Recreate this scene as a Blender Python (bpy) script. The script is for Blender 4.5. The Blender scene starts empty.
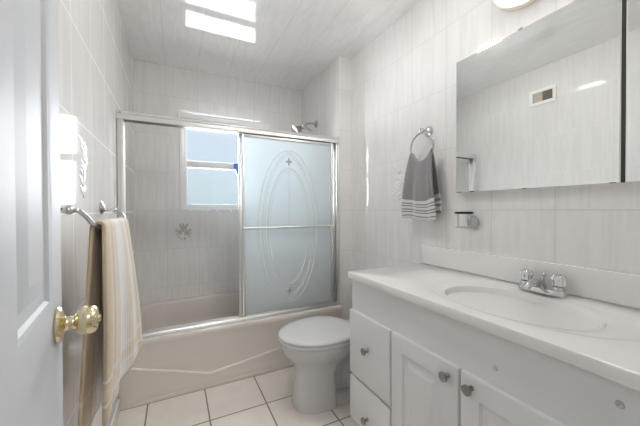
import bpy, bmesh, math, random
from mathutils import Vector, Matrix, noise
random.seed(4)
PI = math.pi
SC = bpy.context.scene
COL = SC.collection

# ------------------------------------------------------------------ camera
H = 1.157
yw, pt, rl = [math.radians(a) for a in (26.378, -0.6115, -0.2249)]
fwd = Vector((math.sin(yw)*math.cos(pt), math.cos(yw)*math.cos(pt), math.sin(pt)))
rt = Vector((math.cos(yw), -math.sin(yw), 0)); up = rt.cross(fwd)
r2 = rt*math.cos(rl) + up*math.sin(rl); u2 = -rt*math.sin(rl) + up*math.cos(rl)
cam = bpy.data.cameras.new('camera'); camo = bpy.data.objects.new('camera', cam); COL.objects.link(camo)
M4 = Matrix((r2, u2, -fwd)).transposed().to_4x4(); M4.translation = (0, 0, H); camo.matrix_world = M4
cam.sensor_width = 36; cam.lens = 291.82/640*36; cam.clip_start = 0.02
SC.camera = camo

# ------------------------------------------------------------------ world, exposure
SC.view_settings.view_transform = 'Standard'; SC.view_settings.look = 'None'
SC.view_settings.exposure = 0.12; SC.view_settings.gamma = 1.0; SC.view_settings.use_curve_mapping = False
SKY = 0.92; CEIL_LAMP = 155.0; WALL_LAMP = 22.0; HALL_FILL = 44.0; SUN = 27.0; GROUND = 5.0
W = bpy.data.worlds.new('world'); SC.world = W; W.use_nodes = True
nt = W.node_tree; nt.nodes.clear()
wo = nt.nodes.new('ShaderNodeOutputWorld'); bg = nt.nodes.new('ShaderNodeBackground')
tc = nt.nodes.new('ShaderNodeTexCoord'); sx = nt.nodes.new('ShaderNodeSeparateXYZ'); cr = nt.nodes.new('ShaderNodeValToRGB')
nt.links.new(tc.outputs['Generated'], sx.inputs[0]); mr = nt.nodes.new('ShaderNodeMapRange'); mr.inputs['From Min'].default_value = -1.0; mr.inputs['From Max'].default_value = 1.0
nt.links.new(sx.outputs['Z'], mr.inputs['Value']); nt.links.new(mr.outputs[0], cr.inputs[0])
e = cr.color_ramp.elements
# ground below brightened for the ceiling reflection, pale haze at the horizon, blue above
e[0].position = 0.40; e[0].color = (GROUND*.98, GROUND, GROUND, 1)
e[1].position = 0.66; e[1].color = (.69, .80, .93, 1)
for p_, c_ in ((.46, (.52, .70, .77)), (.50, (.52, .70, .77)), (.53, (.61, .74, .80)), (.57, (.66, .78, .90))):
    k = cr.color_ramp.elements.new(p_); k.color = (*c_, 1)
nt.links.new(cr.outputs[0], bg.inputs[0]); bg.inputs[1].default_value = SKY
nt.links.new(bg.outputs[0], wo.inputs[0])
sun = bpy.data.lights.new('daylight', 'SUN'); sun.energy = SUN; sun.angle = math.radians(85); sun.color = (.90, .96, 1.0)
suno = bpy.data.objects.new('daylight', sun); COL.objects.link(suno); suno.location = (.5, 5, 4)
suno.rotation_euler = Vector((.20, -1.0, -.50)).to_track_quat('-Z', 'Y').to_euler()
try:
    SC.cycles.use_denoising = True
    SC.cycles.max_bounces = 14; SC.cycles.diffuse_bounces = 8; SC.cycles.glossy_bounces = 6; SC.cycles.transmission_bounces = 10
    SC.cycles.sample_clamp_indirect = 6.0; SC.cycles.caustics_reflective = False
except Exception: pass

# ------------------------------------------------------------------ key dimensions (metres)
XL, XA, XR = -0.306, 1.212, 1.335      # left wall, shower end wall, right wall
YF, YT, YS, YB = 0.095, 2.013, 2.083, 2.872
ZC = 2.415
XV, YV, ZK, ZB = 0.799, 1.288, 0.838, 0.946

# ------------------------------------------------------------------ materials
def mat(name, col, rough=.5, metal=0., **kw):
    m = bpy.data.materials.new(name); m.use_nodes = True
    b = m.node_tree.nodes['Principled BSDF']
    b.inputs['Base Color'].default_value = (*col, 1); b.inputs['Roughness'].default_value = rough; b.inputs['Metallic'].default_value = metal
    for k_, v in kw.items(): b.inputs[k_.replace('_', ' ')].default_value = v
    return m
def P(m): return m.node_tree.nodes['Principled BSDF']
def N(m, t, **kw):
    n = m.node_tree.nodes.new(t)
    for k_, v in kw.items(): setattr(n, k_, v)
    return n
def L(m, a, b): m.node_tree.links.new(a, b)
def bumpy(m, scale, strength, dist=.001, detail=3, stretch=None):
    t = N(m, 'ShaderNodeTexCoord'); n = N(m, 'ShaderNodeTexNoise'); b = N(m, 'ShaderNodeBump')
    n.inputs['Scale'].default_value = scale; n.inputs['Detail'].default_value = detail
    if stretch:
        mp = N(m, 'ShaderNodeMapping'); mp.inputs['Scale'].default_value = stretch
        L(m, t.outputs['Object'], mp.inputs[0]); L(m, mp.outputs[0], n.inputs['Vector'])
    else: L(m, t.outputs['Object'], n.inputs['Vector'])
    L(m, n.outputs['Fac'], b.inputs['Height']); b.inputs['Strength'].default_value = strength; b.inputs['Distance'].default_value = dist
    L(m, b.outputs[0], P(m).inputs['Normal'])
    return m
def emit(name, col, s):
    m = mat(name, (.8, .8, .8), .4); b = P(m)
    b.inputs['Emission Color'].default_value = (*col, 1); b.inputs['Emission Strength'].default_value = s
    return m

def tile(name, axes, u0, v0, tw, th, mort, c_lo, c_hi, grout, rough, grain, ior=1.5, bump=.25, gscale=1.0, wav=0.0):
    """tiles on the plane spanned by two position axes, veined along the grain"""
    m = mat(name, c_hi, rough, IOR=ior)
    g = N(m, 'ShaderNodeNewGeometry'); s = N(m, 'ShaderNodeSeparateXYZ'); c = N(m, 'ShaderNodeCombineXYZ')
    L(m, g.outputs['Position'], s.inputs[0])
    for i, (ax, o) in enumerate(zip(axes, (u0, v0))):
        a = N(m, 'ShaderNodeMath', operation='SUBTRACT'); a.inputs[1].default_value = o - 20*(tw, th)[i]
        L(m, s.outputs[ax], a.inputs[0]); L(m, a.outputs[0], c.inputs[i])
    br = N(m, 'ShaderNodeTexBrick', offset=0.0, squash=1.0)
    br.inputs['Scale'].default_value = 1.0; br.inputs['Mortar Size'].default_value = mort; br.inputs['Mortar Smooth'].default_value = .1
    br.inputs['Brick Width'].default_value = tw; br.inputs['Row Height'].default_value = th; br.inputs['Bias'].default_value = 0
    br.inputs['Color1'].default_value = (0, 0, 0, 1); br.inputs['Color2'].default_value = (1, 1, 1, 1)
    L(m, c.outputs[0], br.inputs['Vector'])
    mp = N(m, 'ShaderNodeMapping'); mp.inputs['Scale'].default_value = grain
    L(m, c.outputs[0], mp.inputs[0])
    # each tile gets its own slice of the vein noise
    z = N(m, 'ShaderNodeSeparateColor'); L(m, br.outputs['Color'], z.inputs[0])
    mz = N(m, 'ShaderNodeMath', operation='MULTIPLY'); mz.inputs[1].default_value = 7.0; L(m, z.outputs[0], mz.inputs[0])
    cz = N(m, 'ShaderNodeCombineXYZ'); L(m, mz.outputs[0], cz.inputs[2])
    va = N(m, 'ShaderNodeVectorMath', operation='ADD'); L(m, mp.outputs[0], va.inputs[0]); L(m, cz.outputs[0], va.inputs[1])
    n = N(m, 'ShaderNodeTexNoise'); n.inputs['Scale'].default_value = gscale; n.inputs['Detail'].default_value = 5; n.inputs['Distortion'].default_value = 1.2 + wav
    L(m, va.outputs[0], n.inputs['Vector'])
    r = N(m, 'ShaderNodeValToRGB'); r.color_ramp.elements[0].position = .34; r.color_ramp.elements[1].position = .62
    r.color_ramp.elements[0].color = (*c_lo, 1); r.color_ramp.elements[1].color = (*c_hi, 1); L(m, n.outputs['Fac'], r.inputs[0])
    mx = N(m, 'ShaderNodeMix', data_type='RGBA'); L(m, br.outputs['Fac'], mx.inputs['Factor'])
    L(m, r.outputs[0], mx.inputs['A']); mx.inputs['B'].default_value = (*grout, 1)
    L(m, mx.outputs['Result'], P(m).inputs['Base Color'])
    rr = N(m, 'ShaderNodeMapRange'); rr.inputs['To Min'].default_value = rough; rr.inputs['To Max'].default_value = .6
    L(m, br.outputs['Fac'], rr.inputs['Value']); L(m, rr.outputs[0], P(m).inputs['Roughness'])
    b = N(m, 'ShaderNodeBump', invert=True); b.inputs['Strength'].default_value = bump; b.inputs['Distance'].default_value = .001
    n2 = N(m, 'ShaderNodeTexNoise'); n2.inputs['Scale'].default_value = gscale*1.0; n2.inputs['Detail'].default_value = 2; L(m, va.outputs[0], n2.inputs['Vector'])
    ad = N(m, 'ShaderNodeMath', operation='MULTIPLY_ADD'); ad.inputs[1].default_value = .12; L(m, n2.outputs['Fac'], ad.inputs[0]); L(m, br.outputs['Fac'], ad.inputs[2])
    L(m, ad.outputs[0], b.inputs['Height']); L(m, b.outputs[0], P(m).inputs['Normal'])
    return m
T_LO, T_HI, T_GR = (.772, .758, .742), (.828, .816, .802), (.63, .613, .595)
TW = .257
m_tile_x = tile('tile_back', ('X', 'Z'), -.064, .487, TW, .333, .0016, T_LO, T_HI, T_GR, .07, (26, 2.2, 1), 1.55)
m_tile_l = tile('tile_left', ('Y', 'Z'), 1.499, .495, TW, .326, .0015, T_LO, T_HI, (.80, .79, .78), .05, (26, 2.2, 1), 1.75)  # grout paler on this wall, light on the joints put into its colour
m_tile_r = tile('tile_right', ('Y', 'Z'), .616, .487, TW, .333, .0013, T_LO, T_HI, (.58, .565, .545), .045, (26, 2.2, 1), 1.55)
m_ceil = tile('ceiling_panel', ('X', 'Y'), .185, .0, .255, 40., .0012, (.87, .87, .865), (.935, .935, .93), (.45, .45, .45), .05, (14, 3.2, 1), 2.4, .15, 1.0, 1.0)
m_floor = tile('floor_tile', ('X', 'Y'), .162, 1.699, .3185, .3165, .0042, (.75, .70, .645), (.80, .75, .70), (.20, .175, .155), .16, (5, 5, 1), 1.5, .3)
m_paint = mat('white_gloss_paint', (.80, .80, .81), .28); bumpy(m_paint, 60, .12, .001)
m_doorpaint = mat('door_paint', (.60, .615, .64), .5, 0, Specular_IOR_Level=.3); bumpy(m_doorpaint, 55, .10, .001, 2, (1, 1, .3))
m_hall = mat('hall_paint', (.78, .76, .73), .6)
m_hallfloor = mat('hall_floor', (.46, .42, .38), .4)
m_vinyl = mat('white_vinyl', (.90, .90, .91), .25)
m_pane = bpy.data.materials.new('window_pane'); m_pane.use_nodes = True
pt_ = m_pane.node_tree; pt_.nodes.clear()
p_o = pt_.nodes.new('ShaderNodeOutputMaterial'); p_t = pt_.nodes.new('ShaderNodeBsdfTransparent'); p_g = pt_.nodes.new('ShaderNodeBsdfGlossy'); p_m = pt_.nodes.new('ShaderNodeMixShader'); p_f = pt_.nodes.new('ShaderNodeFresnel')
p_g.inputs['Roughness'].default_value = .02; p_f.inputs[0].default_value = 1.3
pt_.links.new(p_f.outputs[0], p_m.inputs[0]); pt_.links.new(p_t.outputs[0], p_m.inputs[1]); pt_.links.new(p_g.outputs[0], p_m.inputs[2]); pt_.links.new(p_m.outputs[0], p_o.inputs[0])
m_chrome = mat('chrome', (.62, .62, .63), .10, 1.0)
m_alu = mat('polished_aluminium', (.86, .855, .84), .30, 1.0)
m_chromedark = mat('dark_chrome', (.52, .51, .50), .16, 1.0)  # darker base colour stands in for dark surroundings reflected in chrome
m_aludark = mat('track_channel', (.22, .22, .22), .35, 1.0)
m_pewter = mat('pewter', (.30, .29, .28), .28, 1.0)
m_brass = mat('brass', (.83, .70, .42), .14, 1.0)
m_brasslight = mat('pale_brass', (.80, .70, .47), .12, 1.0)
m_disc = mat('satin_disc', (.55, .56, .57), .35, .6)
m_black = mat('black_gloss', (.02, .02, .02), .15)
m_dark = mat('dark_slot', (.03, .03, .03), .4)
m_tub = mat('bone_enamel', (.70, .655, .61), .12)
m_porc = mat('grey_white_porcelain', (.57, .57, .565), .10)
m_seat = mat('toilet_seat_plastic', (.66, .66, .66), .18)
m_cab = mat('cabinet_lacquer', (.74, .74, .75), .30); bumpy(m_cab, 25, .05, .001)
m_gap = mat('cabinet_gap', (.30, .30, .30), .6)
m_counter = mat('cultured_marble', (.80, .79, .775), .14)
m_mirror = mat('mirror_silver', (.83, .85, .84), .015, 1.0)
m_mirrorback = mat('mirror_edge', (.80, .80, .78), .3)
m_desilver = mat('worn_mirror_backing', (.12, .11, .10), .5)
m_acryl = mat('clear_acrylic', (.92, .93, .94), .06, 0, IOR=1.45, Transmission_Weight=.65)
m_chromemid = mat('faucet_chrome', (.66, .66, .67), .12, 1.0)
m_handle = mat('fluted_knob', (.72, .72, .73), .08, .75)
m_blue = mat('blue_plastic', (.01, .12, .62), .35)
m_sticker = mat('screw_cap_grey', (.52, .52, .53), .5)
m_vent = mat('vent_cream', (.50, .43, .34), .5)
m_relief = mat('floral_relief_pale', (.80, .79, .775), .12)
m_reliefdark = mat('floral_print', (.50, .45, .41), .3)
m_alab = mat('beige_rim', (.80, .72, .62), .35)
# frosted glass: part rough refraction, part diffuse transmission, a little surface scatter
m_frost = bpy.data.materials.new('frosted_glass'); m_frost.use_nodes = True
ft = m_frost.node_tree; ft.nodes.clear()
fo = ft.nodes.new('ShaderNodeOutputMaterial')
f_tl = ft.nodes.new('ShaderNodeBsdfTranslucent'); f_tl.inputs[0].default_value = (.84, .96, 1.0, 1)
f_df = ft.nodes.new('ShaderNodeBsdfDiffuse'); f_df.inputs[0].default_value = (.93, .96, .975, 1)
f_rf = ft.nodes.new('ShaderNodeBsdfRefraction'); f_rf.inputs['Color'].default_value = (.90, .95, .98, 1); f_rf.inputs['Roughness'].default_value = .38; f_rf.inputs['IOR'].default_value = 1.12
f_gl = ft.nodes.new('ShaderNodeBsdfGlossy'); f_gl.inputs['Roughness'].default_value = .16
f_a = ft.nodes.new('ShaderNodeMixShader'); f_a.inputs[0].default_value = .55
f_b = ft.nodes.new('ShaderNodeMixShader'); f_b.inputs[0].default_value = .16
f_c = ft.nodes.new('ShaderNodeMixShader'); f_fr = ft.nodes.new('ShaderNodeFresnel'); f_fr.inputs[0].default_value = 1.4
ft.links.new(f_tl.outputs[0], f_a.inputs[1]); ft.links.new(f_df.outputs[0], f_a.inputs[2])
ft.links.new(f_a.outputs[0], f_b.inputs[1]); ft.links.new(f_rf.outputs[0], f_b.inputs[2])
ft.links.new(f_fr.outputs[0], f_c.inputs[0]); ft.links.new(f_b.outputs[0], f_c.inputs[1]); ft.links.new(f_gl.outputs[0], f_c.inputs[2])
ft.links.new(f_c.outputs[0], fo.inputs[0])
m_etch = mat('etched_line', (.80, .84, .86), .2)
m_diamond = mat('etched_diamond', (.36, .39, .43), .3)

def terry(name, stops, bands=(), base_rough=.95, rib=0):
    """towelling coloured by stripes across (u) and bands along (v)"""
    m = mat(name, (.8, .8, .8), base_rough); P(m).inputs['Sheen Weight'].default_value = .3
    uv = N(m, 'ShaderNodeUVMap'); s = N(m, 'ShaderNodeSeparateXYZ'); L(m, uv.outputs[0], s.inputs[0])
    r = N(m, 'ShaderNodeValToRGB'); L(m, s.outputs['X'], r.inputs[0]); cs = r.color_ramp.elements
    cs[0].position = stops[0][0]; cs[0].color = (*stops[0][1], 1); cs[1].position = stops[-1][0]; cs[1].color = (*stops[-1][1], 1)
    for p_, c_ in stops[1:-1]: cs.new(p_).color = (*c_, 1)
    out = r.outputs[0]
    for lo, hi, c_, fac in bands:
        a = N(m, 'ShaderNodeMath', operation='GREATER_THAN'); a.inputs[1].default_value = lo; L(m, s.outputs['Y'], a.inputs[0])
        b = N(m, 'ShaderNodeMath', operation='LESS_THAN'); b.inputs[1].default_value = hi; L(m, s.outputs['Y'], b.inputs[0])
        c = N(m, 'ShaderNodeMath', operation='MULTIPLY'); L(m, a.outputs[0], c.inputs[0]); L(m, b.outputs[0], c.inputs[1])
        d = N(m, 'ShaderNodeMath', operation='MULTIPLY'); d.inputs[1].default_value = fac; L(m, c.outputs[0], d.inputs[0])
        x = N(m, 'ShaderNodeMix', data_type='RGBA'); L(m, d.outputs[0], x.inputs['Factor']); L(m, out, x.inputs['A']); x.inputs['B'].default_value = (*c_, 1)
        out = x.outputs['Result']
    t = N(m, 'ShaderNodeTexCoord'); n = N(m, 'ShaderNodeTexNoise'); n.inputs['Scale'].default_value = 260; n.inputs['Detail'].default_value = 2
    L(m, t.outputs['Object'], n.inputs['Vector'])
    mr = N(m, 'ShaderNodeMapRange'); mr.inputs['To Min'].default_value = .78; mr.inputs['To Max'].default_value = 1.12; L(m, n.outputs['Fac'], mr.inputs['Value'])
    x = N(m, 'ShaderNodeMix', data_type='RGBA', blend_type='MULTIPLY'); x.inputs['Factor'].default_value = 1; L(m, out, x.inputs['A']); L(m, mr.outputs[0], x.inputs['B'])
    L(m, x.outputs['Result'], P(m).inputs['Base Color'])
    h = n.outputs['Fac']
    if rib:
        w = N(m, 'ShaderNodeMath', operation='MULTIPLY'); w.inputs[1].default_value = rib*2*PI; L(m, s.outputs['X'], w.inputs[0])
        si = N(m, 'ShaderNodeMath', operation='SINE'); L(m, w.outputs[0], si.inputs[0])
        ad = N(m, 'ShaderNodeMath', operation='MULTIPLY_ADD'); ad.inputs[1].default_value = .9; L(m, si.outputs[0], ad.inputs[0]); L(m, h, ad.inputs[2]); h = ad.outputs[0]
    b = N(m, 'ShaderNodeBump'); b.inputs['Strength'].default_value = .5; b.inputs['Distance'].default_value = .002; L(m, h, b.inputs['Height']); L(m, b.outputs[0], P(m).inputs['Normal'])
    return m
TAN, CREAM, WHT, PINK = (.56, .45, .31), (.71, .64, .54), (.77, .745, .73), (.66, .56, .47)
bs = [(0, TAN), (.10, (.66, .52, .36)), (.14, CREAM), (.19, TAN), (.24, CREAM), (.30, PINK), (.34, WHT), (.52, WHT), (.58, CREAM), (.62, PINK), (.66, CREAM), (.74, WHT), (.78, CREAM), (.84, TAN), (.88, CREAM), (.93, PINK), (1, CREAM)]
m_bath = terry('beige_striped_terry', bs, [(.905, .912, WHT, .7), (.925, .950, (.70, .55, .38), .6), (.957, .964, WHT, .7), (.09, .10, WHT, .6)], rib=46)
GR = (.26, .245, .258)
m_hand = terry('grey_terry', [(0, GR), (.5, (.28, .265, .278)), (1, GR)],
               [(a, b, (.74, .72, .71), .95) for a, b in ((.835, .862), (.872, .884), (.893, .913), (.924, .935), (.945, .968), (.978, 1.1), (.02, .05), (.07, .09), (.11, .14))])

# ------------------------------------------------------------------ mesh helpers
class MB:
    def __init__(s): s.b = bmesh.new()
    def box(s, x0, x1, y0, y1, z0, z1, bev=0., seg=2):
        t = bmesh.new(); bmesh.ops.create_cube(t, size=1)
        for v in t.verts: v.co = ((x0+x1)/2 + v.co.x*(x1-x0), (y0+y1)/2 + v.co.y*(y1-y0), (z0+z1)/2 + v.co.z*(z1-z0))
        if bev: bmesh.ops.bevel(t, geom=t.edges[:], offset=bev, segments=seg, profile=.5, affect='EDGES')
        return s.take(t)
    def take(s, t):
        me = bpy.data.meshes.new('tmp'); t.to_mesh(me); t.free(); s.b.from_mesh(me); bpy.data.meshes.remove(me); return s
    def loft(s, rings, cap0=True, cap1=True, closed=True):
        vs = [[s.b.verts.new(p) for p in r] for r in rings]; n = len(rings[0])
        for a, b in zip(vs, vs[1:]):
            for i in range(n if closed else n-1):
                j = (i+1) % n
                try: s.b.faces.new((a[i], a[j], b[j], b[i]))
                except ValueError: pass
        if cap0: s.b.faces.new(vs[0][::-1])
        if cap1: s.b.faces.new(vs[-1])
        return s
    def tube(s, pts, r, n=12, cap=True):
        pts = [Vector(p) for p in pts]; rr = r if hasattr(r, '__len__') else [r]*len(pts)
        rings = []; prev = None
        for i, p in enumerate(pts):
            d = (pts[min(i+1, len(pts)-1)] - pts[max(i-1, 0)]).normalized()
            if prev is None:
                a = Vector((0, 0, 1)) if abs(d.z) < .9 else Vector((1, 0, 0)); x = d.cross(a).normalized()
            else: x = (prev - d*prev.dot(d)).normalized()
            prev = x; y = d.cross(x)
            rings.append([p + (x*math.cos(2*PI*k_/n) + y*math.sin(2*PI*k_/n))*rr[i] for k_ in range(n)])
        return s.loft(rings, cap, cap)
    def lathe(s, prof, origin, axis, n=28, cap=True):
        """prof: list of (radius, height along axis)"""
        d = Vector(axis).normalized(); a = Vector((0, 0, 1)) if abs(d.z) < .9 else Vector((1, 0, 0))
        x = d.cross(a).normalized(); y = d.cross(x); o = Vector(origin)
        return s.loft([[o + d*h + (x*math.cos(2*PI*k_/n) + y*math.sin(2*PI*k_/n))*max(r, 1e-4) for k_ in range(n)] for r, h in prof], cap, cap)
    def torus(s, c, axis, R, r, n=40, m=10):
        d = Vector(axis).normalized(); a = Vector((0, 0, 1)) if abs(d.z) < .9 else Vector((1, 0, 0))
        x = d.cross(a).normalized(); y = d.cross(x); c = Vector(c)
        rings = []
        for i in range(n+1):
            t = 2*PI*i/n; e_ = x*math.cos(t) + y*math.sin(t)
            rings.append([c + e_*(R + r*math.cos(2*PI*j/m)) + d*r*math.sin(2*PI*j/m) for j in range(m)])
        s.loft(rings, False, False); bmesh.ops.remove_doubles(s.b, verts=s.b.verts[:], dist=1e-6); return s
    def sheet(s, fn, nu, nv):
        uv = s.b.loops.layers.uv.verify()
        g = [[s.b.verts.new(fn(i/nu, j/nv)) for i in range(nu+1)] for j in range(nv+1)]
        for j in range(nv):
            for i in range(nu):
                f = s.b.faces.new((g[j][i], g[j][i+1], g[j+1][i+1], g[j+1][i]))
                for l, (a, b) in zip(f.loops, ((i, j), (i+1, j), (i+1, j+1), (i, j+1))): l[uv].uv = (a/nu, b/nv)
        return s
    def build(s, name, m, parent=None, smooth=True, label=None, angle=40, recalc=True):
        if recalc: bmesh.ops.recalc_face_normals(s.b, faces=s.b.faces[:])
        me = bpy.data.meshes.new(name); s.b.to_mesh(me); s.b.free(); me.materials.append(m)
        if smooth:
            me.polygons.foreach_set('use_smooth', [True]*len(me.polygons))
            try: me.set_sharp_from_angle(angle=math.radians(angle))
            except Exception: pass
        o = bpy.data.objects.new(name, me); COL.objects.link(o)
        if parent:
            o.parent = parent; o.matrix_parent_inverse = parent.matrix_basis.inverted()
        if label: o['label'] = label
        return o
def tag(o, label, cat, group=None, kind=None):
    o['label'] = label; o['category'] = cat
    if group: o['group'] = group
    if kind: o['kind'] = kind
    return o
def thing(name, loc, label, cat, group=None):
    o = bpy.data.objects.new(name, None); o.empty_display_size = .05; o.location = loc; COL.objects.link(o)
    return tag(o, label, cat, group)
def struct(o, label=None, cat=None):
    o['kind'] = 'structure'
    if label: o['label'] = label
    if cat: o['category'] = cat
    return o
def subd(o, n=1):
    mo = o.modifiers.new('subdivision', 'SUBSURF'); mo.levels = n; mo.render_levels = n; return o
def solid(o, t, off=0):
    mo = o.modifiers.new('thickness', 'SOLIDIFY'); mo.thickness = t; mo.offset = off; return o
def ell(cx, cy, z, ax, ay, n=40, p=2.0):
    o = []
    for i in range(n):
        t = 2*PI*i/n; c, s_ = math.cos(t), math.sin(t)
        o.append((cx + ax*math.copysign(abs(c)**(2/p), c), cy + ay*math.copysign(abs(s_)**(2/p), s_), z))
    return o
def catmull(pts, n=8):
    pts = [Vector(p) for p in pts]; o = []
    for i in range(len(pts)-1):
        p0, p1, p2, p3 = pts[max(i-1, 0)], pts[i], pts[i+1], pts[min(i+2, len(pts)-1)]
        for k_ in range(n):
            t = k_/n
            o.append(.5*((2*p1) + (p2-p0)*t + (2*p0-5*p1+4*p2-p3)*t*t + (3*p1-p0-3*p2+p3)*t**3))
    return o + [pts[-1]]

# ================================================================== STRUCTURE
struct(MB().box(XL-.2, XR+.2, -1.7, YB+.2, -.12, 0).build('floor', m_floor, smooth=False), 'beige square tiled bathroom floor with dark grout', 'floor')
struct(MB().box(XL-.2, XR+.2, YF-.1, YB+.2, ZC, ZC+.1).build('ceiling', m_ceil, smooth=False), 'glossy grey-white panelled ceiling', 'ceiling')
w = MB().box(XL-.12, XL, YF-.1, YB+.15, 0, ZC).build('wall_left', m_tile_l, smooth=False); struct(w, 'glossy tiled wall behind the towel bar', 'wall'); WL = w
w = MB().box(XR, XR+.12, YF-.1, YB+.15, 0, ZC).build('wall_right', m_tile_r, smooth=False); struct(w, 'tiled wall behind the vanity and mirror', 'wall'); WR = w
struct(MB().box(XA, XR-.0005, YS, YB, 0, ZC).build('wall_shower_end', m_tile_x if False else m_tile_r, smooth=False), 'tiled stub wall at the shower end of the tub', 'wall')
WX0, WX1, WZ0, WZ1 = .036, .800, 1.156, 2.050
w = MB()
w.box(XL-.12, WX0, YB, YB+.15, 0, ZC).box(WX1, XR+.12, YB, YB+.15, 0, ZC).box(WX0, WX1, YB, YB+.15, 0, WZ0).box(WX0, WX1, YB, YB+.15, WZ1, ZC)
WB = struct(w.build('wall_back', m_tile_x, smooth=False), 'tiled wall with the window behind the tub', 'wall')
# entry wall with the doorway the camera stands in
DX0, DX1 = -.142, .56
w = MB(); w.box(XL-.12, DX0, YF-.1, YF, 0, ZC).box(DX1, XR+.12, YF-.1, YF, 0, ZC).box(DX0, DX1, YF-.1, YF, 2.06, ZC)
struct(w.build('wall_front', m_tile_x, smooth=False), 'tiled wall around the doorway', 'wall')
struct(MB().box(-.200, -.143, YF+.0005, YF+.030, 0, 2.06).build('light_stop_1', m_paint, smooth=False), 'unseen white strip added on the hinge side to block light', 'trim')  # added strip, stops hallway light leaking behind the open door
# hallway outside the doorway
w = MB(); w.box(-1.3, 2.0, -1.75, -1.65, 0, ZC).box(-1.4, -1.3, -1.75, YF-.1, 0, ZC).box(2.0, 2.1, -1.75, YF-.1, 0, ZC)
struct(w.build('wall_hall', m_hall, smooth=False), 'painted hallway wall outside the doorway', 'wall')
struct(MB().box(-1.4, 2.1, -1.75, YF-.1, ZC, ZC+.1).build('ceiling_hall', m_hall, smooth=False), 'painted hallway ceiling', 'ceiling')
w = MB(); w.box(-1.4, XL-.12, -.02, YF-.1, 0, ZC).box(XR+.12, 2.1, -.02, YF-.1, 0, ZC)
struct(w.build('wall_hall_side', m_hall, smooth=False), 'painted hallway wall beside the doorway', 'wall')
struct(MB().box(-1.4, 2.1, -1.75, -.02, 0, .004).build('floor_hall', m_hallfloor, smooth=False), 'brown hallway floor', 'floor')
# low base tile along the left wall
struct(MB().box(XL, XL+.012, YF, YT-.002, 0, .075, .003).build('baseboard_left', m_tile_x), 'pale tiled base strip along the wall under the towel', 'baseboard')

# floral relief ornaments on tiles (surface pattern of the walls)
def leaf(mb, fr, c, ang, ln, wd, th=.0035):
    """small domed leaf; fr maps (a, b, h) to world: a across, b up, h out of the wall"""
    ca, sa = math.cos(ang), math.sin(ang); rings = []
    for i in range(7):
        t = i/6; wv = wd*math.sin(PI*(t*.94+.03)); ring = []
        for k_ in range(5):
            q = -1 + k_/2; a = q*wv; b = ln*t; h = th*(1-q*q)*math.sin(PI*(t*.9+.05)) + .0004
            ring.append(fr(c[0] + a*ca + b*sa, c[1] - a*sa + b*ca, h))
        rings.append(ring)
    mb.loft(rings, False, False, closed=False)
def spray(name, fr, hgt, wdt, m, parent, seed, label):
    rnd = random.Random(seed); mb = MB(); pts = []
    for i in range(25):
        t = i/24; pts.append((math.sin(t*2.4*PI)*wdt*.16, (t-.5)*hgt))
    mb.tube([fr(a, b, .001) for a, b in pts], .0016, 6)
    for i in range(1, 24):
        a, b = pts[i]; sgn = 1 if i % 2 else -1
        leaf(mb, fr, (a, b), sgn*(.6 + rnd.random()*.9), wdt*(.28 + .2*rnd.random()), wdt*.08)
        if i % 3 == 0: leaf(mb, fr, (a, b), -sgn*(.9 + rnd.random()*.5), wdt*.26, wdt*.07)
    for i in (6, 12, 18):
        a, b = pts[i]
        for k_ in range(6): leaf(mb, fr, (a + wdt*.12*(1 if i == 12 else -1), b), k_*PI/3, wdt*.13, wdt*.055)
    o = mb.build(name, m, parent, label=label); o['kind'] = 'structure'; return o
fl = lambda a, b, h: (XL + h, 1.371 - a, 1.315 + b)
spray('floral_relief', fl, .22, .12, m_relief, WL, 3, 'pale raised floral spray on one tile')
frr = lambda a, b, h: (XR - h, 1.515 + a, 1.315 + b)
spray('floral_relief', frr, .22, .13, m_relief, WR, 5, 'pale raised floral spray on one tile')
def bloom(fr, m, parent):
    mb = MB(); rnd = random.Random(8)
    for (a, b, s_) in ((.0, .03, .036), (.028, -.012, .03), (-.028, -.006, .026)):
        for k_ in range(6): leaf(mb, fr, (a, b), k_*PI/3 + a*30, s_, s_*.26, .002)
    for k_ in range(16):
        t = k_/16*2*PI; leaf(mb, fr, (.042*math.cos(t), .055*math.sin(t)), PI/2 - t + (rnd.random()-.5)*1.6, .028, .006, .002)
    mb.tube([fr(.0, -.08, .001), fr(.012, -.03, .001), fr(0, .02, .001)], .0014, 6)
    o = mb.build('floral_print', m, parent, label='brownish flower printed on one tile'); o['kind'] = 'structure'
bloom(lambda a, b, h: (.065 + a, YB - h, .970 + b), m_reliefdark, WB)

# ---------------------------------------------------------------- window
win = thing('window_1', (0.418, YB, WZ0), 'white vinyl double-hung window above the tub showing pale blue daylight', 'window'); win['kind'] = 'structure'
def frame(mb, x0, x1, y0, y1, z0, z1, w_, wb=None, wt=None, bev=.003):
    wb = wb or w_; wt = wt or w_
    mb.box(x0, x0+w_, y0, y1, z0, z1, bev).box(x1-w_, x1, y0, y1, z0, z1, bev).box(x0+w_, x1-w_, y0, y1, z0, z0+wb, bev).box(x0+w_, x1-w_, y0, y1, z1-wt, z1, bev); return mb
frame(MB(), WX0+.001, WX1-.001, YB-.012, YB+.10, WZ0+.001, WZ1-.001, .034, .026, .014).build('window_frame', m_vinyl, win)
up_ = frame(MB(), WX0+.035, WX1-.035, YB+.055, YB+.085, 1.55, WZ1-.016, .028, .05, .016).build('upper_sash', m_vinyl, win)
lo_ = frame(MB(), WX0+.035, WX1-.035, YB+.015, YB+.050, WZ0+.028, 1.606, .028, .028, .058).build('lower_sash', m_vinyl, win)
MB().box(WX0+.06, WX1-.06, YB+.068, YB+.072, 1.59, WZ1-.03).build('pane', m_pane, up_, smooth=False)
MB().box(WX0+.06, WX1-.06, YB+.030, YB+.034, WZ0+.052, 1.553).build('pane', m_pane, lo_, smooth=False)
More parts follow.
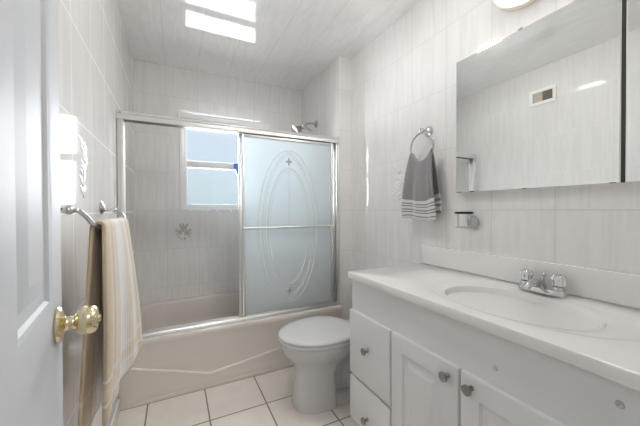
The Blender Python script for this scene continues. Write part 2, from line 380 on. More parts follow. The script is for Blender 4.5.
MB().box(.25, .30, YB+.004, YB+.015, 1.585, 1.603, .003).build('sash_lock', m_vinyl, lo_)
# white rail across the top of the window, standing off the wall
rod = thing('blind_headrail', (.42, YB, 1.955), 'white headrail mounted in front of the window top, above the shower header', 'blind')
mb = MB(); mb.box(.020, .815, 2.700, 2.735, 1.928, 1.978, .010, 3); mb.build('rail', m_vinyl, rod)
for x in (.026, .797): MB().box(x, x+.012, 2.69, YB+.0, 1.922, 1.978, .002).build('bracket', m_vinyl, rod)
MB().lathe([(.004, 0), (.010, .004), (.010, .010), (.004, .014)], (.662, 2.696, 1.985), (0, -1, 0), 14).build('suction_hook', m_acryl, rod)
# little blue scrubber tucked on the meeting rail
mb = MB(); mb.loft([[(.505, YB-.014, 1.600), (.548, YB-.014, 1.606), (.548, YB+.012, 1.606), (.505, YB+.012, 1.600)],
                    [(.515, YB-.017, 1.555), (.548, YB-.017, 1.55), (.548, YB+.010, 1.55), (.515, YB+.010, 1.555)],
                    [(.540, YB-.014, 1.475), (.549, YB-.014, 1.47), (.549, YB+.006, 1.47), (.540, YB+.006, 1.475)]])
tag(mb.build('window_wedge', m_blue), 'small bright blue wedge hanging at the middle rail of the window', 'wedge')

# ================================================================== BATHTUB
tubx0, tubx1 = XL+.002, XA-.002
tub = thing('bathtub', ((tubx0+tubx1)/2, (YT+YB)/2, 0), 'bone-coloured built-in bathtub with a creased front apron behind sliding glass', 'bathtub')
RZ = .378
mb = MB(); cx, cy = (tubx0+tubx1)/2, (YT+YB)/2; hx, hy = (tubx1-tubx0)/2, (YB-YT)/2 - .001
def sq(z, dx, dy, p, oy=0.): return ell(cx, cy+oy, z, hx-dx, hy-dy, 96, p)
# rim slab and hollow basin
def rrect(z, x0, x1, y0, y1, r, n=12):
    o = []
    for (qx, qy, a0) in ((x1-r, y1-r, 0), (x0+r, y1-r, PI/2), (x0+r, y0+r, PI), (x1-r, y0+r, 1.5*PI)):
        for i in range(n): t = a0 + PI/2*i/(n-1); o.append((qx + r*math.cos(t), qy + r*math.sin(t), z))
    return o
Y0, Y1 = YT+.027, YB-.001
rings = [rrect(.02, tubx0, tubx1, YT+.010, Y1, .004), rrect(RZ-.055, tubx0, tubx1, Y0+.008, Y1, .004), rrect(RZ-.04, tubx0, tubx1, Y0+.002, Y1, .006),
         rrect(RZ-.012, tubx0, tubx1, Y0, Y1, .008), rrect(RZ-.003, tubx0, tubx1, Y0+.004, Y1, .01), rrect(RZ, tubx0, tubx1, Y0+.012, Y1, .012),
         rrect(RZ, tubx0+.06, tubx1-.07, Y0+.10, Y1-.05, .16), rrect(RZ-.004, tubx0+.068, tubx1-.078, Y0+.107, Y1-.057, .16), rrect(RZ-.02, tubx0+.078, tubx1-.086, Y0+.114, Y1-.064, .16),
         rrect(.22, tubx0+.10, tubx1-.13, Y0+.13, Y1-.08, .16), rrect(.10, tubx0+.14, tubx1-.20, Y0+.16, Y1-.11, .15), rrect(.06, tubx0+.20, tubx1-.26, Y0+.21, Y1-.16, .12)]
mb.loft(rings, False, True)
mb.build('tub_shell', m_tub, tub, angle=50)
# raised crease on the apron: flat on the left, bending up to the right
mb = MB(); n = 60; rings = []
for i in range(n+1):
    x = tubx0+.01 + (tubx1-tubx0-.02)*i/n
    zt = .270 if x < .02 else .270 - (x-.02)*.10
    zt = .178 - .30*(x+.09) if x < .195 else .0925 + (x-.195)*.125
    def fy_(z): return YT+.010 + (Y0-YT-.002)*(z-.02)/(RZ-.075)
    rings.append([(x, fy_(zt+.004)+.001, zt+.004), (x, fy_(zt)-.006, zt-.003), (x, fy_(zt)-.007, zt-.009), (x, fy_(zt-.02)-.004, zt-.02), (x, fy_(.055)-.003, .055), (x, fy_(.035)-.002, .035), (x, fy_(.022)+.001, .022)])
mb.loft(rings, False, False, closed=False); mb.build('apron_panel', m_tub, tub, angle=60)
MB().box(tubx0, tubx1, YT+.004, YT+.03, 0, .02).build('apron_foot', m_tub, tub)
MB().lathe([(.028, 0), (.028, .003), (.02, .005), (.004, .004)], (tubx0+.32, cy, .0605), (0, 0, 1), 20).build('drain', m_chrome, tub)

# ================================================================== SHOWER DOOR FRAME + SLIDING DOORS
sf = thing('shower_door_frame', ((XL+XA)/2, 2.07, RZ), 'polished aluminium header, side jambs and bottom track above the tub rim', 'shower frame')
def railbox(y0, y1, z0, z1, x0=XL+.001, x1=XA-.001, bev=.006): return MB().box(x0, x1, y0, y1, z0, z1, bev, 3)
# header follows a fluted profile
hy0, hy1 = 2.075, 2.143
prof = [(hy0, 1.702), (hy0-.002, 1.714), (hy0, 1.724), (hy0+.006, 1.730), (hy0+.004, 1.738), (hy0+.010, 1.750), (hy0+.024, 1.756), (hy1-.01, 1.756), (hy1, 1.747), (hy1, 1.702), (hy1-.004, 1.702), (hy1-.004, 1.717), (hy0+.005, 1.717), (hy0+.005, 1.702)]
mb = MB(); mb.loft([[(x, y, z) for y, z in prof] for x in (XL+.001, XA-.001)]); mb.build('header_rail', m_alu, sf, angle=30)
MB().box(XL+.03, XA-.03, hy0+.007, hy1-.007, 1.7005, 1.716).build('header_channel', m_aludark, sf, smooth=False)
mb = MB(); mb.box(XL+.001, XL+.012, hy0+.002, hy1-.004, RZ+.02, 1.700, .002).box(XL+.012, XL+.034, hy0+.004, hy0+.012, RZ+.02, 1.698, .002).box(XL+.012, XL+.034, hy1-.014, hy1-.006, RZ+.02, 1.698, .002)
mb.build('side_jamb', m_alu, sf)
mb = MB(); mb.box(XA-.012, XA-.001, hy0+.002, hy1-.004, RZ+.02, 1.700, .002).box(XA-.030, XA-.012, hy0+.004, hy0+.012, RZ+.02, 1.698, .002).box(XA-.030, XA-.012, hy1-.014, hy1-.006, RZ+.02, 1.698, .002)
mb.build('side_jamb', m_alu, sf)
tprof = [(y_+.037, RZ+z_) for y_, z_ in ((2.030, .0005), (2.032, .010), (2.038, .022), (2.044, .022), (2.048, .008), (2.066, .008), (2.068, .018), (2.073, .018), (2.076, .008), (2.096, .008), (2.099, .022), (2.104, .022), (2.110, .0005))]
mb = MB(); mb.loft([[(x, y, z) for y, z in tprof] for x in (XL+.001, XA-.001)]); mb.build('bottom_track', m_alu, sf, angle=30)
for x in (XL+.012, XA-.012): MB().lathe([(.005, 0), (.005, .002), (.002, .004)], (x+.006*(1 if x < 0 else -1), hy0-.0, 1.74), (0, -1, 0), 12).build('screw', m_pewter, sf)
def glass_door(x0, x1, yc, label, bar, pattern):
    t = thing('shower_door', ((x0+x1)/2, yc, RZ+.01), label, 'shower door', 'sliding frosted glass shower doors')
    z0, z1 = RZ+.010, 1.699; w_ = .017
    mb = MB(); mb.box(x0, x0+w_, yc-.010, yc+.010, z0, z1, .004).box(x1-w_, x1, yc-.010, yc+.010, z0, z1, .004).box(x0+w_, x1-w_, yc-.008, yc+.008, z0, z0+.02, .003).box(x0+w_, x1-w_, yc-.008, yc+.008, z1-.02, z1, .003)
    mb.build('door_frame', m_alu, t)
    g = MB().box(x0+w_-.004, x1-w_+.004, yc-.0025, yc+.0025, z0+.016, z1-.016).build('frosted_pane' if pattern else 'clear_pane', m_frost if pattern else m_pane, t, smooth=False)
    if pattern:
        cxp, czp = (x0+x1)/2 - .012, 1.032; yf = yc-.0032
        def line(pts, wd): 
            return [(p[0], yf, p[1]) for p in pts], wd
        def ov(a, b, ogive=0.):
            o = []
            for i in range(97):
                th = 2*PI*i/96; x = a*math.sin(th); z = b*math.cos(th)
                z += ogive*math.copysign(max(0, 1-abs(x)/(a*.45))**1.6, z)
                o.append((cxp + x, czp + z))
            return o
        mb = MB()
        for a, b, og, r in ((.238, .575, 0, .0032), (.205, .535, .022, .0035), (.190, .518, .020, .0022), (.165, .440, 0, .004), (.148, .420, 0, .002)):
            mb.tube([(x, yf, z) for x, z in ov(a, b, og)], r, 8, False)
        mb.tube([(cxp, yf, czp+.41), (cxp, yf, czp+.01)], .0026, 6)
        o = mb.build('etched_oval_line', m_etch, g, label='pale raised oval lines on the frosted pane'); o.scale = (1, 1, 1)
        mb = MB()
        for zz in (czp+.492, czp-.492):
            dmd = [(cxp, zz+.036), (cxp+.009, zz+.009), (cxp+.030, zz), (cxp+.009, zz-.009), (cxp, zz-.036), (cxp-.009, zz-.009), (cxp-.030, zz), (cxp-.009, zz+.009)]
            mb.loft([[(a, yc-.0024, b) for a, b in dmd], [(cxp+(a-cxp)*.9, yc-.005, zz+(b-zz)*.9) for a, b in dmd]])
        mb.build('etched_diamond', m_diamond, g, smooth=False, label='small grey four-pointed diamonds on the frosted pane')
    if bar:
        zb = 1.029; yb = yc - .030 if bar > 0 else yc + .030
        mb = MB(); mb.tube([(x0+.004, yb, zb), (x1-.004, yb, zb)], .0095, 14)
        for x in (x0+.008, x1-.008): mb.tube([(x, yb, zb), (x, yc, zb)], .007, 10)
        mb.build('pull_bar', m_alu, t)
    return t
glass_door(.424, 1.152, 2.0945, 'front frosted sliding shower door with oval pattern and towel bar, at the shower head end', 1, True)
glass_door(.406, 1.136, 2.1235, 'rear sliding shower door tucked behind the patterned one, only its left edge showing', 0, False)

# ---------------------------------------------------------------- shower head
sh = thing('shower_head', (XA, 2.52, 1.975), 'chrome shower head on a short bent arm above the frosted shower door', 'shower head')
MB().lathe([(.034, .0005), (.034, .003), (.026, .010), (.014, .016), (.010, .017)], (XA, 2.52, 1.975), (-1, 0, 0)).build('flange', m_chromedark, sh)
arm = catmull([(XA-.012, 2.52, 1.975), (XA-.05, 2.52, 1.978), (XA-.10, 2.52, 1.963), (XA-.135, 2.52, 1.935)], 6)
MB().tube(arm, .0095, 12).build('arm', m_chromedark, sh)
d = Vector((-.80, 0, -.50))
MB().lathe([(.012, -.014), (.019, -.009), (.020, .008), (.015, .016), (.022, .026), (.032, .050), (.050, .082), (.054, .090), (.053, .100), (.034, .102), (.002, .103)], (XA-.135, 2.52, 1.935), d).build('spray_head', m_chromedark, sh)
MB().tube([(XA-.125, 2.505, 1.928), (XA-.085, 2.49, 1.905), (XA-.06, 2.485, 1.895)], [.011, .009, .007], 10).build('diverter_lever', m_chromedark, sh)

# ================================================================== TOILET (faces left, tank on the right wall)
TY = 1.597; TDX = .020; TK = 1.0
to = thing('toilet', (.9, TY, 0), 'white elongated toilet with lid down between the tub and the vanity', 'toilet')
def egg(xc, z, af, ab, b, n=48, p=2.0):
    o = []
    for i in range(n):
        t = 2*PI*i/n; c, s_ = math.cos(t), math.sin(t); a = ab if c > 0 else af
        q_ = p
        if c < 0 and z > .30: p = 2.0
        o.append((xc + TDX + a*math.copysign(abs(c)**(2/p), c), TY + TK*b*math.copysign(abs(s_)**(2/p), s_), z)); p = q_
    return o
mb = MB()
mb.loft([egg(.79, .001, .196, .055, .124, p=2.8), egg(.79, .02, .194, .052, .122, p=2.8), egg(.79, .10, .188, .048, .114, p=2.6), egg(.79, .20, .184, .052, .106, p=2.4), egg(.79, .24, .188, .085, .112, p=2.3),
         egg(.785, .275, .206, .15, .138, p=2.25), egg(.78, .305, .230, .20, .168, p=2.25), egg(.775, .335, .245, .235, .188, p=2.25), egg(.775, .36, .252, .25, .197, p=2.25), egg(.775, .382, .254, .25, .200, p=2.25), egg(.775, .388, .250, .246, .196, p=2.25)])
mb.build('bowl', m_porc, to, angle=60)
mb = MB()
mb.loft([egg(1.0, .001, .24, .15, .119, p=3), egg(1.0, .04, .24, .15, .117, p=3), egg(1.0, .055, .23, .14, .105, p=3), egg(1.02, .065, .19, .12, .075, p=3), egg(1.03, .20, .19, .11, .06, p=2.6), egg(1.04, .33, .19, .12, .085, p=2.6), egg(1.05, .388, .20, .26, .14, p=3)])
for sg in (-1, 1):
    mb.tube(catmull([(.93, TY+sg*.030, .10), (.97, TY+sg*.036, .19), (1.04, TY+sg*.040, .23), (1.10, TY+sg*.036, .17), (1.12, TY+sg*.03, .06)], 6), .045, 14)
mb.build('trapway_base', m_porc, to, angle=60)
TK = 1.08
mb = MB()
mb.loft([egg(.775, .390, .258, .205, .184, p=2.3), egg(.775, .393, .262, .207, .188, p=2.3), egg(.775, .404, .264, .207, .190, p=2.3), egg(.775, .409, .260, .205, .187, p=2.3)])
mb.build('seat', m_seat, to, angle=60)
mb = MB()
mb.loft([egg(.775, .4125, .258, .205, .184, p=2.3), egg(.775, .416, .264, .208, .190, p=2.3), egg(.775, .424, .265, .208, .191, p=2.3), egg(.775, .431, .258, .204, .185, p=2.3), egg(.78, .436, .235, .19, .165, p=2.3), egg(.785, .439, .17, .15, .115, p=2.3), egg(.79, .440, .08, .08, .05, p=2.3)])
mb.build('lid', m_seat, to, angle=60)
TK = 1.0
for sg in (-1, 1): MB().tube([(.972, TY+sg*.075-.025, .418), (.972, TY+sg*.075+.025, .418)], .012, 12).build('hinge', m_seat, to)
mb = MB(); mb.loft([rrect(.392, 1.135, XR-.012, TY-.18, TY+.18, .03), rrect(.42, 1.128, XR-.008, TY-.19, TY+.19, .03), rrect(.66, 1.120, XR-.006, TY-.198, TY+.198, .03)])
mb.build('tank', m_porc, to, angle=50)
mb = MB(); mb.loft([rrect(.661, 1.112, XR-.004, TY-.204, TY+.204, .03), rrect(.686, 1.110, XR-.004, TY-.206, TY+.206, .03), rrect(.695, 1.118, XR-.010, TY-.198, TY+.198, .03)])
mb.build('tank_lid', m_porc, to, angle=50)
MB().tube([(1.122, TY+.14, .61), (1.106, TY+.14, .61), (1.104, TY+.08, .603)], .007, 10).build('flush_lever', m_chrome, to)
for sg in (-1, 1): MB().lathe([(.012, .0), (.012, .008), (.006, .016)], (.93, TY+sg*.118, .001), (0, 0, 1), 14).build('bolt_cap', m_porc, to)

# ================================================================== VANITY CABINET
XF = XV + .022          # face of the cabinet box
va = thing('vanity_cabinet', (1.05, .70, 0), 'white vanity cabinet with raised-panel doors, drawers and pewter knobs under the countertop', 'cabinet')
Yc0, Yc1 = YF+.004, 1.312 - .03
mb = MB(); zt_ = ZK-.0345
mb.box(XF, XF+.018, Yc0, Yc1, .085, zt_, .001).box(XR-.012, XR-.002, Yc0, Yc1, .085, zt_).box(XF+.018, XR-.012, Yc0, Yc0+.016, .085, zt_).box(XF+.018, XR-.012, Yc1-.016, Yc1, .085, zt_).box(XF+.018, XR-.012, Yc0+.016, Yc1-.016, .085, .103).box(XF+.06, XR-.002, Yc0, Yc1, .0, .085)
mb.build('cabinet_body', m_cab, va)
def knob(y, z, parent):
    x = XF - .018
    MB().lathe([(.008, -.0005), (.008, .003), (.0055, .006), (.0055, .014), (.012, .018), (.0165, .023), (.016, .028), (.010, .032), (.001, .033)], (x, y, z), (-1, 0, 0), 24).build('knob', m_pewter, parent)
def slab(name, y0, y1, z0, z1, kn, raised=False, label=None):
    x1 = XF - .0005; x0 = XF - .018
    mb = MB()
    if not raised:
        mb.box(x0, x1, y0, y1, z0, z1, .005, 3)
    else:
        # frame, groove, raised field as one lofted skin
        def rc(x, i): return [(x, y0+i, z0+i), (x, y1-i, z0+i), (x, y1-i, z1-i), (x, y0+i, z1-i)]
        mb.loft([rc(x1, 0), rc(x0+.005, 0), rc(x0+.0015, .0015), rc(x0, .005), rc(x0, .064), rc(x0+.003, .067), rc(x0+.008, .070), rc(x0+.009, .077), rc(x0+.009, .082), rc(x0+.001, .104), rc(x0+.0, .106)])
    o = mb.build(name, m_cab, va, angle=25)
    knob(*kn, o); return o
slab('drawer', .966, 1.280, .323, .648, (1.124, .494))
slab('drawer', .966, 1.280, .090, .311, (1.124, .169))
slab('cabinet_door', .635, .956, .090, .648, (.671, .610), True)
slab('cabinet_door', .313, .626, .090, .648, (.586, .613), True)
slab('drawer', .110, .303, .323, .648, (.21, .46))
slab('drawer', .110, .303, .090, .311, (.21, .20))
for y, z in ((.524, .700), (.262, .752)): MB().lathe([(.008, -.0005), (.008, .0012), (.006, .002), (.001, .0022)], (XF, y, z), (-1, 0, 0), 16).build('screw_cap', m_sticker, va)

# ---------------------------------------------------------------- countertop with moulded basin
ct = thing('sink_counter', (1.06, .69, ZK), 'pale cultured-marble vanity top with a moulded oval sink and backsplash', 'countertop')
SX, SY, SA, SB = 1.052, .613, .170, .243
cY0, cY1, cX0, cX1 = YF+.003, YV, XV, XR-.001
def ctring(off, z, n=96):
    o = []
    for i in range(n):
        t = 2*PI*i/n; c, s_ = math.cos(t), math.sin(t)
        x0, x1, y0, y1 = cX0+off, cX1-off, cY0+off, cY1-off
        k1 = ((x1-SX)/c if c > 1e-9 else (x0-SX)/c if c < -1e-9 else 1e9)
        k2 = ((y1-SY)/s_ if s_ > 1e-9 else (y0-SY)/s_ if s_ < -1e-9 else 1e9)
        q = min(k1, k2); o.append([SX + c*q, SY + s_*q, z])
    # snap the nearest samples to the four corners
    for X_, Y_ in ((x0, y0), (x0, y1), (x1, y0), (x1, y1)):
        j = min(range(n), key=lambda m_: (o[m_][0]-X_)**2 + (o[m_][1]-Y_)**2); o[j][0], o[j][1] = X_, Y_
    return [tuple(p_) for p_ in o]
def sk(a, b, z, oy=0, ox=0, n=96):
    return [(SX+ox + a*math.cos(2*PI*i/n), SY+oy + b*math.sin(2*PI*i/n), z) for i in range(n)]
mb = MB()
mb.loft([ctring(.012, ZK-.034), ctring(.001, ZK-.033), ctring(0, ZK-.031), ctring(0, ZK-.006), ctring(.002, ZK-.002), ctring(.006, ZK),
         sk(.203, .345, ZK), sk(.198, .337, ZK-.001), sk(.192, .325, ZK-.0035), sk(.187, .30, ZK-.0045), sk(SA+.008, SB+.012, ZK-.006), sk(SA, SB, ZK-.010), sk(SA-.004, SB-.004, ZK-.022),
         sk(SA-.009, SB-.012, ZK-.065), sk(SA-.022, SB-.03, ZK-.12), sk(.115, .17, ZK-.152), sk(.06, .08, ZK-.166), sk(.024, .024, ZK-.170)], True, True)
mb.build('countertop', m_counter, ct, angle=35)
MB().box(XR-.023, XR-.001, cY0, YV, ZK+.0005, ZB, .004, 3).build('backsplash', m_counter, ct)
MB().lathe([(.023, 0), (.023, .004), (.016, .006), (.002, .005)], (SX, SY, ZK-.1695), (0, 0, 1), 20).build('drain', m_chrome, ct)

# ---------------------------------------------------------------- faucet
fx, fy, fz = 1.254, .622, ZK - .0005
fa = thing('faucet', (fx, fy, fz), 'chrome two-handle centerset faucet with clear knobs at the back of the sink', 'faucet')
mb = MB()
mb.loft([ell(fx, fy, fz+.0015, .026, .080, 40, 3), ell(fx, fy, fz+.012, .026, .080, 40, 3), ell(fx, fy, fz+.020, .022, .074, 40, 3), ell(fx, fy, fz+.023, .014, .066, 40, 3)])
mb.build('base_plate', m_chromemid, fa)
for sg in (-1, 1):
    hb = MB().lathe([(.020, .018), (.021, .026), (.018, .034), (.014, .037)], (fx, fy+sg*.055, fz), (0, 0, 1), 24).build('handle_base', m_chromemid, fa)
    mb = MB(); rings = []
    for r, h in ((.013, .036), (.021, .040), (.0235, .058), (.0225, .070), (.017, .076), (.004, .078)):
        rings.append([(fx + r*(1+.09*math.cos(8*a))*math.cos(a), fy+sg*.055 + r*(1+.09*math.cos(8*a))*math.sin(a), fz+h) for a in [2*PI*i/64 for i in range(64)]])
    mb.loft(rings); mb.build('handle', m_handle, fa, label='shiny fluted faucet knob')
    MB().lathe([(.007, .0775), (.009, .079), (.007, .081), (.001, .0815)], (fx, fy+sg*.055, fz), (0, 0, 1), 16).build('handle_cap', m_chromemid, fa)
sp = catmull([(fx+.004, fy, fz+.020), (fx-.012, fy, fz+.040), (fx-.045, fy, fz+.046), (fx-.085, fy, fz+.040), (fx-.104, fy, fz+.028)], 6)
MB().tube(sp, [.017 - .006*i/(len(sp)-1) for i in range(len(sp))], 16).build('spout', m_chromemid, fa)
mb = MB(); mb.tube([(fx+.018, fy, fz+.02), (fx+.018, fy, fz+.062)], .0025, 8); mb.lathe([(.003, .060), (.0065, .066), (.0065, .070), (.002, .074)], (fx+.018, fy, fz), (0, 0, 1), 14)
mb.build('lift_rod', m_chromemid, fa)

# ================================================================== MIRROR CABINET
XM = XR - .032
mc = thing('mirror_cabinet', (XM, .58, 1.24), 'wide frameless mirror cabinet on the wall above the sink', 'mirror')
MB().box(XM+.006, XR-.001, .112, 1.040, 1.246, 1.908, .001).build('cabinet_body', m_vinyl, mc)
def mirror_leaf(y0, y1, label):
    z0, z1 = 1.241, 1.914
    b = MB().box(XM+.001, XM+.0055, y0, y1, z0, z1, .001).build('mirror_door', m_mirrorback, mc, label=label)
    mb = MB(); t = bmesh.new()
    vs = [t.verts.new(p_) for p_ in ((XM, y0+.003, z0+.003), (XM, y1-.003, z0+.003), (XM, y1-.003, z1-.003), (XM, y0+.003, z1-.003))]
    vb = [t.verts.new((XM+.001, v.co.y, v.co.z)) for v in vs]
    t.faces.new(vs)
    t.faces.new(vb[::-1])
    for i in range(4): t.faces.new((vs[i], vs[(i+1) % 4], vb[(i+1) % 4], vb[i]))
    mb.take(t).build('mirror_glass', m_mirror, b, smooth=False)
    rnd = random.Random(int(y0*100))
    yy = y0+.01
    while yy < y1-.03:
        ln = rnd.uniform(.008, .035)
        if rnd.random() < .45:
            h = rnd.uniform(.0012, .0035); MB().box(XM-.0002, XM+.0006, yy, min(yy+ln, y1-.004), z0+.001, z0+.002+h).build('worn_spot', m_desilver, b, smooth=False, label='dark worn speck on the mirror edge')
        yy += ln + rnd.uniform(.01, .06)
    return b
mirror_leaf(.4185, 1.043, 'large mirrored door')
mirror_leaf(.110, .4075, 'narrow mirrored door nearest the doorway')
MB().box(XM+.002, XM+.006, .4075, .4185, 1.242, 1.913).build('gap_strip', m_dark, mc, smooth=False)
MB().box(XM-.003, XM+.004, .722, .738, 1.9085, 1.9165, .001).build('clip', m_pewter, mc)

# ---------------------------------------------------------------- wall lamp above the mirror
la = thing('wall_lamp', (XR, .705, 2.175), 'round white glass wall lamp with a beige rim, lit, above the mirror', 'lamp')
MB().lathe([(.150, .0005), (.150, .012), (.120, .016)], (XR, .705, 2.175), (-1, 0, 0), 48).build('wall_plate', m_vinyl, la)
MB().torus((XR-.012, .705, 2.175), (1, 0, 0), .157, .011, 64, 12).build('rim', m_alab, la, label='beige rim ring')
mb = MB(); mb.lathe([(.146, .016), (.138, .028), (.118, .042), (.085, .053), (.045, .059), (.002, .061)], (XR, .705, 2.175), (-1, 0, 0), 48)
mb.build('glass_dome', emit('lit_opal_glass', (1, .97, .93), WALL_LAMP), la)

# ---------------------------------------------------------------- ceiling light
cl = thing('ceiling_light', (.50, 1.42, ZC), 'small rectangular flush ceiling light', 'lamp')
MB().box(.462, .552, 1.315, 1.515, ZC-.020, ZC-.0005, .004).build('light_frame', m_vinyl, cl)
MB().box(.470, .544, 1.328, 1.502, ZC-.029, ZC-.0195, .004, 3).build('diffuser', emit('ceiling_diffuser', (1, .99, .98), CEIL_LAMP), cl)
hl = thing('hall_fill_light', (.35, -.85, ZC), 'added round fill light on the unseen hallway ceiling', 'lamp')  # unseen lamp added to fill the bathroom through the doorway
MB().lathe([(.17, .0), (.17, .02), (.165, .03)], (.35, -.85, ZC-.0005), (0, 0, -1)).build('light_frame', m_vinyl, hl)
MB().lathe([(.16, .0295), (.15, .05), (.10, .065), (.002, .07)], (.35, -.85, ZC-.0005), (0, 0, -1)).build('diffuser', emit('hall_fill_diffuser', (1, .99, .985), HALL_FILL), hl)

# ---------------------------------------------------------------- air vent high on the left wall (seen in the mirror)
av = thing('air_vent', (XL, 1.44, 2.15), 'small cream wall vent high on the left wall, seen in the mirror', 'vent')
y0, y1, z0, z1 = 1.335, 1.545, 2.080, 2.222
mb = MB(); mb.box(XL+.0005, XL+.010, y0, y1, z0, z0+.030, .002).box(XL+.0005, XL+.010, y0, y1, z1-.030, z1, .002).box(XL+.0005, XL+.010, y0, y0+.028, z0+.03, z1-.03, .002).box(XL+.0005, XL+.010, y1-.028, y1, z0+.03, z1-.03, .002)
mb.build('vent_frame', m_vinyl, av)
MB().box(XL+.0006, XL+.002, y0+.027, y1-.027, z0+.029, z1-.029).build('vent_back', m_dark, av, smooth=False)
MB().box(XL+.002, XL+.006, (y0+y1)/2, y1-.03, z0+.032, z1-.032).build('vent_cover', m_vent, av, smooth=False)
mb = MB()
for i in range(9): mb.box(XL+.002, XL+.007, y0+.032+i*.008, y0+.0332+i*.008, z0+.03, z1-.03)
mb.build('vent_slat', m_vent, av, smooth=False)

# ================================================================== TOWEL BAR (left wall) and bath towel
tb = thing('towel_bar', (XL, 1.30, 1.165), 'chrome bowed towel bar with ball ends on the left wall', 'towel bar')
def ballend(y):
    MB().lathe([(.030, .0005), (.030, .004), (.024, .010), (.012, .014), (.009, .016)], (XL, y, 1.172), (1, 0, 0)).build('mount_plate', m_chrome, tb)
    mb = MB(); mb.lathe([(.009, .012), (.006, .022), (.0055, .036), (.008, .040), (.0105, .046), (.0125, .053), (.0105, .060), (.006, .065), (.002, .067)], (XL, y, 1.162), (1, 0, -.06)); mb.build('ball_post', m_chrome, tb)
ballend(.985); ballend(1.640)
bp = catmull([(-.249, .985, 1.158), (-.236, .993, 1.158), (-.222, 1.006, 1.143), (-.210, 1.022, 1.122), (-.202, 1.045, 1.112), (-.200, 1.08, 1.110), (-.200, 1.30, 1.110), (-.200, 1.54, 1.110), (-.202, 1.58, 1.112), (-.210, 1.603, 1.122), (-.222, 1.619, 1.143), (-.236, 1.632, 1.158), (-.249, 1.640, 1.158)], 8)
MB().tube(bp, .0065, 14).build('bar', m_chrome, tb)
# towel: back layer up, over the bar, down the front
def bath_fn(u, v):
    LB, LT = .60, .53
    tot = LB + .05 + LT; s_ = v*tot
    yb = 1.035 + u*.44; zbar = 1.110; r = .0145
    wob = .010*math.sin(u*9.0+.6) + .005*math.sin(u*21+1.0)
    if s_ < LB:
        t = 1 - s_/LB
        return (-.200 - r - .022*t - wob*.6*t, yb - .035*t + .02*t*u, zbar - t*LB)
    if s_ < LB+.05:
        a = PI*(1 - (s_-LB)/.05); return (-.200 + r*math.cos(a), yb, zbar + r*math.sin(a))
    t = (s_ - LB - .05)/LT
    near = (-.192, .985); far = (-.138, 1.475)
    x = (-.200 + r) + ((near[0]+(far[0]-near[0])*u) - (-.200 + r))*t**.75 + wob*min(1, t*1.6)*.9 + .020*math.sin(u*PI)*math.sin(t*PI)*.5
    y = yb + ((near[1]+(far[1]-near[1])*u) - yb)*t + .012*math.sin(t*3+u*5)*t
    return (x, y, zbar - t*LT - .020*t*(1-u))
o = MB().sheet(bath_fn, 64, 110).build('bath_towel', m_bath, angle=180, recalc=False); solid(o, .009)
tag(o, 'beige and white striped bath towel hanging over the towel bar beside the door', 'towel')

# ================================================================== TOWEL RING (right wall) and hand towel
tr = thing('towel_ring', (XR, 1.25, 1.61), 'chrome towel ring on the right wall holding the grey hand towel', 'towel ring')
MB().lathe([(.030, .0005), (.030, .006), (.024, .013), (.012, .018), (.010, .050), (.013, .054), (.013, .066), (.004, .069)], (XR, 1.25, 1.612), (-1, 0, 0)).build('wall_mount', m_chrome, tr)
xr = XR - .060
MB().torus((xr, 1.25, 1.512), (1, .0, 0), .086, .0055, 48, 10).build('ring', m_chrome, tr)
def hand_fn(u, v):
    LB, LT = .285, .325; tot = LB + .03 + LT; s_ = v*tot; zr = 1.426; r = .0125
    q = u - .5; arc = .058*(abs(q)*2)**2        # the cloth follows the curve of the ring
    fold = .010*math.sin(u*15+.5)
    def wd(t): return .160 + (.262-.160)*min(1, t*1.25)**.8
    if s_ < LB:
        t = 1 - s_/LB
        return (xr + r + .002*t + fold*.2*t, 1.25 + q*wd(t)*.86 - .012*t, zr + arc*(1-t) - t*LB + .012*q*t)
    if s_ < LB + .03:
        a = PI*(s_-LB)/.03; return (xr + r*math.cos(a), 1.25 + q*wd(0), zr + arc + r*math.sin(a))
    t = (s_ - LB - .03)/LT
    return (xr - r - .012*math.sin(t*PI) - fold*min(1, t*2), 1.25 + q*wd(t) + .012*t, zr + arc*(1-t)**1.2 - t*LT - .006*math.sin(u*6)*t)
o = MB().sheet(hand_fn, 44, 70).build('hand_towel', m_hand, angle=180, recalc=False); solid(o, .006)
tag(o, 'grey hand towel with white striped border hanging from the towel ring', 'towel')

# ================================================================== TUMBLER HOLDER (right wall, under the mirror's corner)
th = thing('tumbler_holder', (XR, .965, 1.09), 'small chrome wire tumbler holder on a round wall disc below the mirror corner', 'holder')
MB().lathe([(.031, .0005), (.032, .006), (.029, .013), (.020, .018), (.002, .020)], (XR, .965, 1.095), (-1, 0, 0)).build('wall_disc', m_disc, th)
hx_, hy_ = XR-.062, .972
MB().torus((hx_, hy_, 1.140), (0, 0, 1), .038, .006, 36, 8).build('upper_ring', m_black, th)
mb = MB(); mb.torus((hx_, hy_, 1.068), (0, 0, 1), .036, .003, 36, 8); mb.tube([(hx_-.036, hy_, 1.068), (hx_+.036, hy_, 1.068)], .0022, 8); mb.tube([(hx_, hy_-.036, 1.068), (hx_, hy_+.036, 1.068)], .0022, 8)
mb.build('lower_ring', m_chrome, th)
for a in (PI*.5, PI, PI*1.5): MB().tube([(hx_+.037*math.cos(a), hy_+.037*math.sin(a), 1.139), (hx_+.036*math.cos(a), hy_+.036*math.sin(a), 1.068)], .0022, 8).build('wire_post', m_chrome, th)
MB().tube([(XR-.015, .965, 1.095), (XR-.028, .967, 1.10), (XR-.026, .970, 1.139)], .004, 8).build('bracket_arm', m_chrome, th)

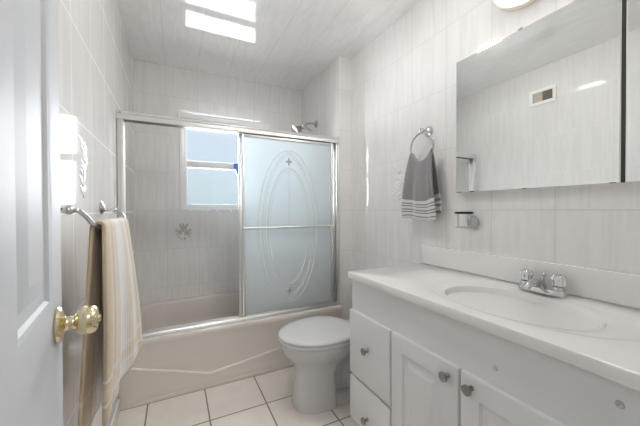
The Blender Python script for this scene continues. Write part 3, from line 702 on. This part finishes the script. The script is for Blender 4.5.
# ================================================================== ROOM DOOR (open, at the left edge)
hp, ep = Vector((-.130, .131, 0)), Vector((-.2145, .7865, 0))
ang = math.atan2(ep.y-hp.y, ep.x-hp.x)
DW = (ep-hp).length; DT = .035
do = thing('door_1', (hp.x, hp.y, .012), 'white raised-panel door standing open at the left edge with a brass knob', 'door'); do['kind'] = 'structure'
do.rotation_euler = (0, 0, ang); bpy.context.view_layer.update()
# local frame: x along the leaf from hinge to free edge, y into the leaf (face seen is y=0 looking from -y)
def dbuild(mb, name, m, parent, **kw):
    o = mb.build(name, m, None, **kw); o.parent = parent; return o
mb = MB(); HT = 2.03
cols = ((.095, .300), (DW-.300, DW-.090)); rows = ((.20, .73), (.972, 1.62), (1.72, 1.93))
for side in (0, 1):
    yf = 0 if side == 0 else DT; sg = 1 if side == 0 else -1
    xs = sorted({0, DW, *[c for q in cols for c in q]}); zs = sorted({0, HT, *[c for q in rows for c in q]})
    for i in range(len(xs)-1):
        for j in range(len(zs)-1):
            a, b, c, d_ = xs[i], xs[i+1], zs[j], zs[j+1]
            panel = any(abs(a-q[0]) < 1e-6 for q in cols) and any(abs(c-q[0]) < 1e-6 for q in rows)
            def rc(y, i_): return [(a+i_, yf+sg*y, c+i_), (b-i_, yf+sg*y, c+i_), (b-i_, yf+sg*y, d_-i_), (a+i_, yf+sg*y, d_-i_)]
            if not panel: mb.b.faces.new([mb.b.verts.new(p_) for p_ in rc(0, 0)])
            else: mb.loft([rc(0, 0), rc(.002, .004), rc(.003, .009), rc(.009, .013), rc(.010, .030), rc(.009, .034), rc(.002, .062), rc(.002, .064)], False, True)
for quad in ([(0, 0, 0), (0, DT, 0), (0, DT, HT), (0, 0, HT)], [(DW, 0, 0), (DW, 0, HT), (DW, DT, HT), (DW, DT, 0)], [(0, 0, HT), (DW, 0, HT), (DW, DT, HT), (0, DT, HT)], [(0, 0, 0), (DW, 0, 0), (DW, DT, 0), (0, DT, 0)]):
    mb.b.faces.new([mb.b.verts.new(p_) for p_ in quad])
bmesh.ops.remove_doubles(mb.b, verts=mb.b.verts[:], dist=1e-5)
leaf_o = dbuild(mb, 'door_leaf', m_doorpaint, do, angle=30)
ku, kz = DW-.062, .938 - .012
kb = dbuild(MB().lathe([(.033, .0003), (.034, .004), (.031, .008), (.025, .010), (.018, .012), (.0135, .015), (.012, .021), (.013, .025), (.0125, .027), (.020, .030), (.0255, .036), (.028, .045), (.0275, .054), (.0245, .0605), (.019, .064), (.009, .0655), (.001, .0657)], (ku, 0, kz), (0, -1, 0), 40), 'door_knob', m_brasslight, do)
dbuild(MB().lathe([(.0072, .0656), (.0072, .068), (.005, .069), (.001, .069)], (ku, 0, kz), (0, -1, 0), 16), 'lock_button', m_brass, kb)
dbuild(MB().lathe([(.033, .0003), (.034, .004), (.025, .010), (.0135, .018), (.012, .030), (.020, .034), (.0255, .040), (.0255, .046), (.015, .050), (.001, .051)], (ku, DT, kz), (0, 1, 0), 32), 'door_knob', m_brasslight, do)
dbuild(MB().box(DW-.0005, DW+.0015, .006, .029, kz-.028, kz+.028, .0005), 'latch_plate', m_brass, do)
for z in (.22, 1.0, 1.80): dbuild(MB().tube([(-.004, -.004, z), (-.004, -.004, z+.09)], .006, 10), 'hinge', m_brass, do)
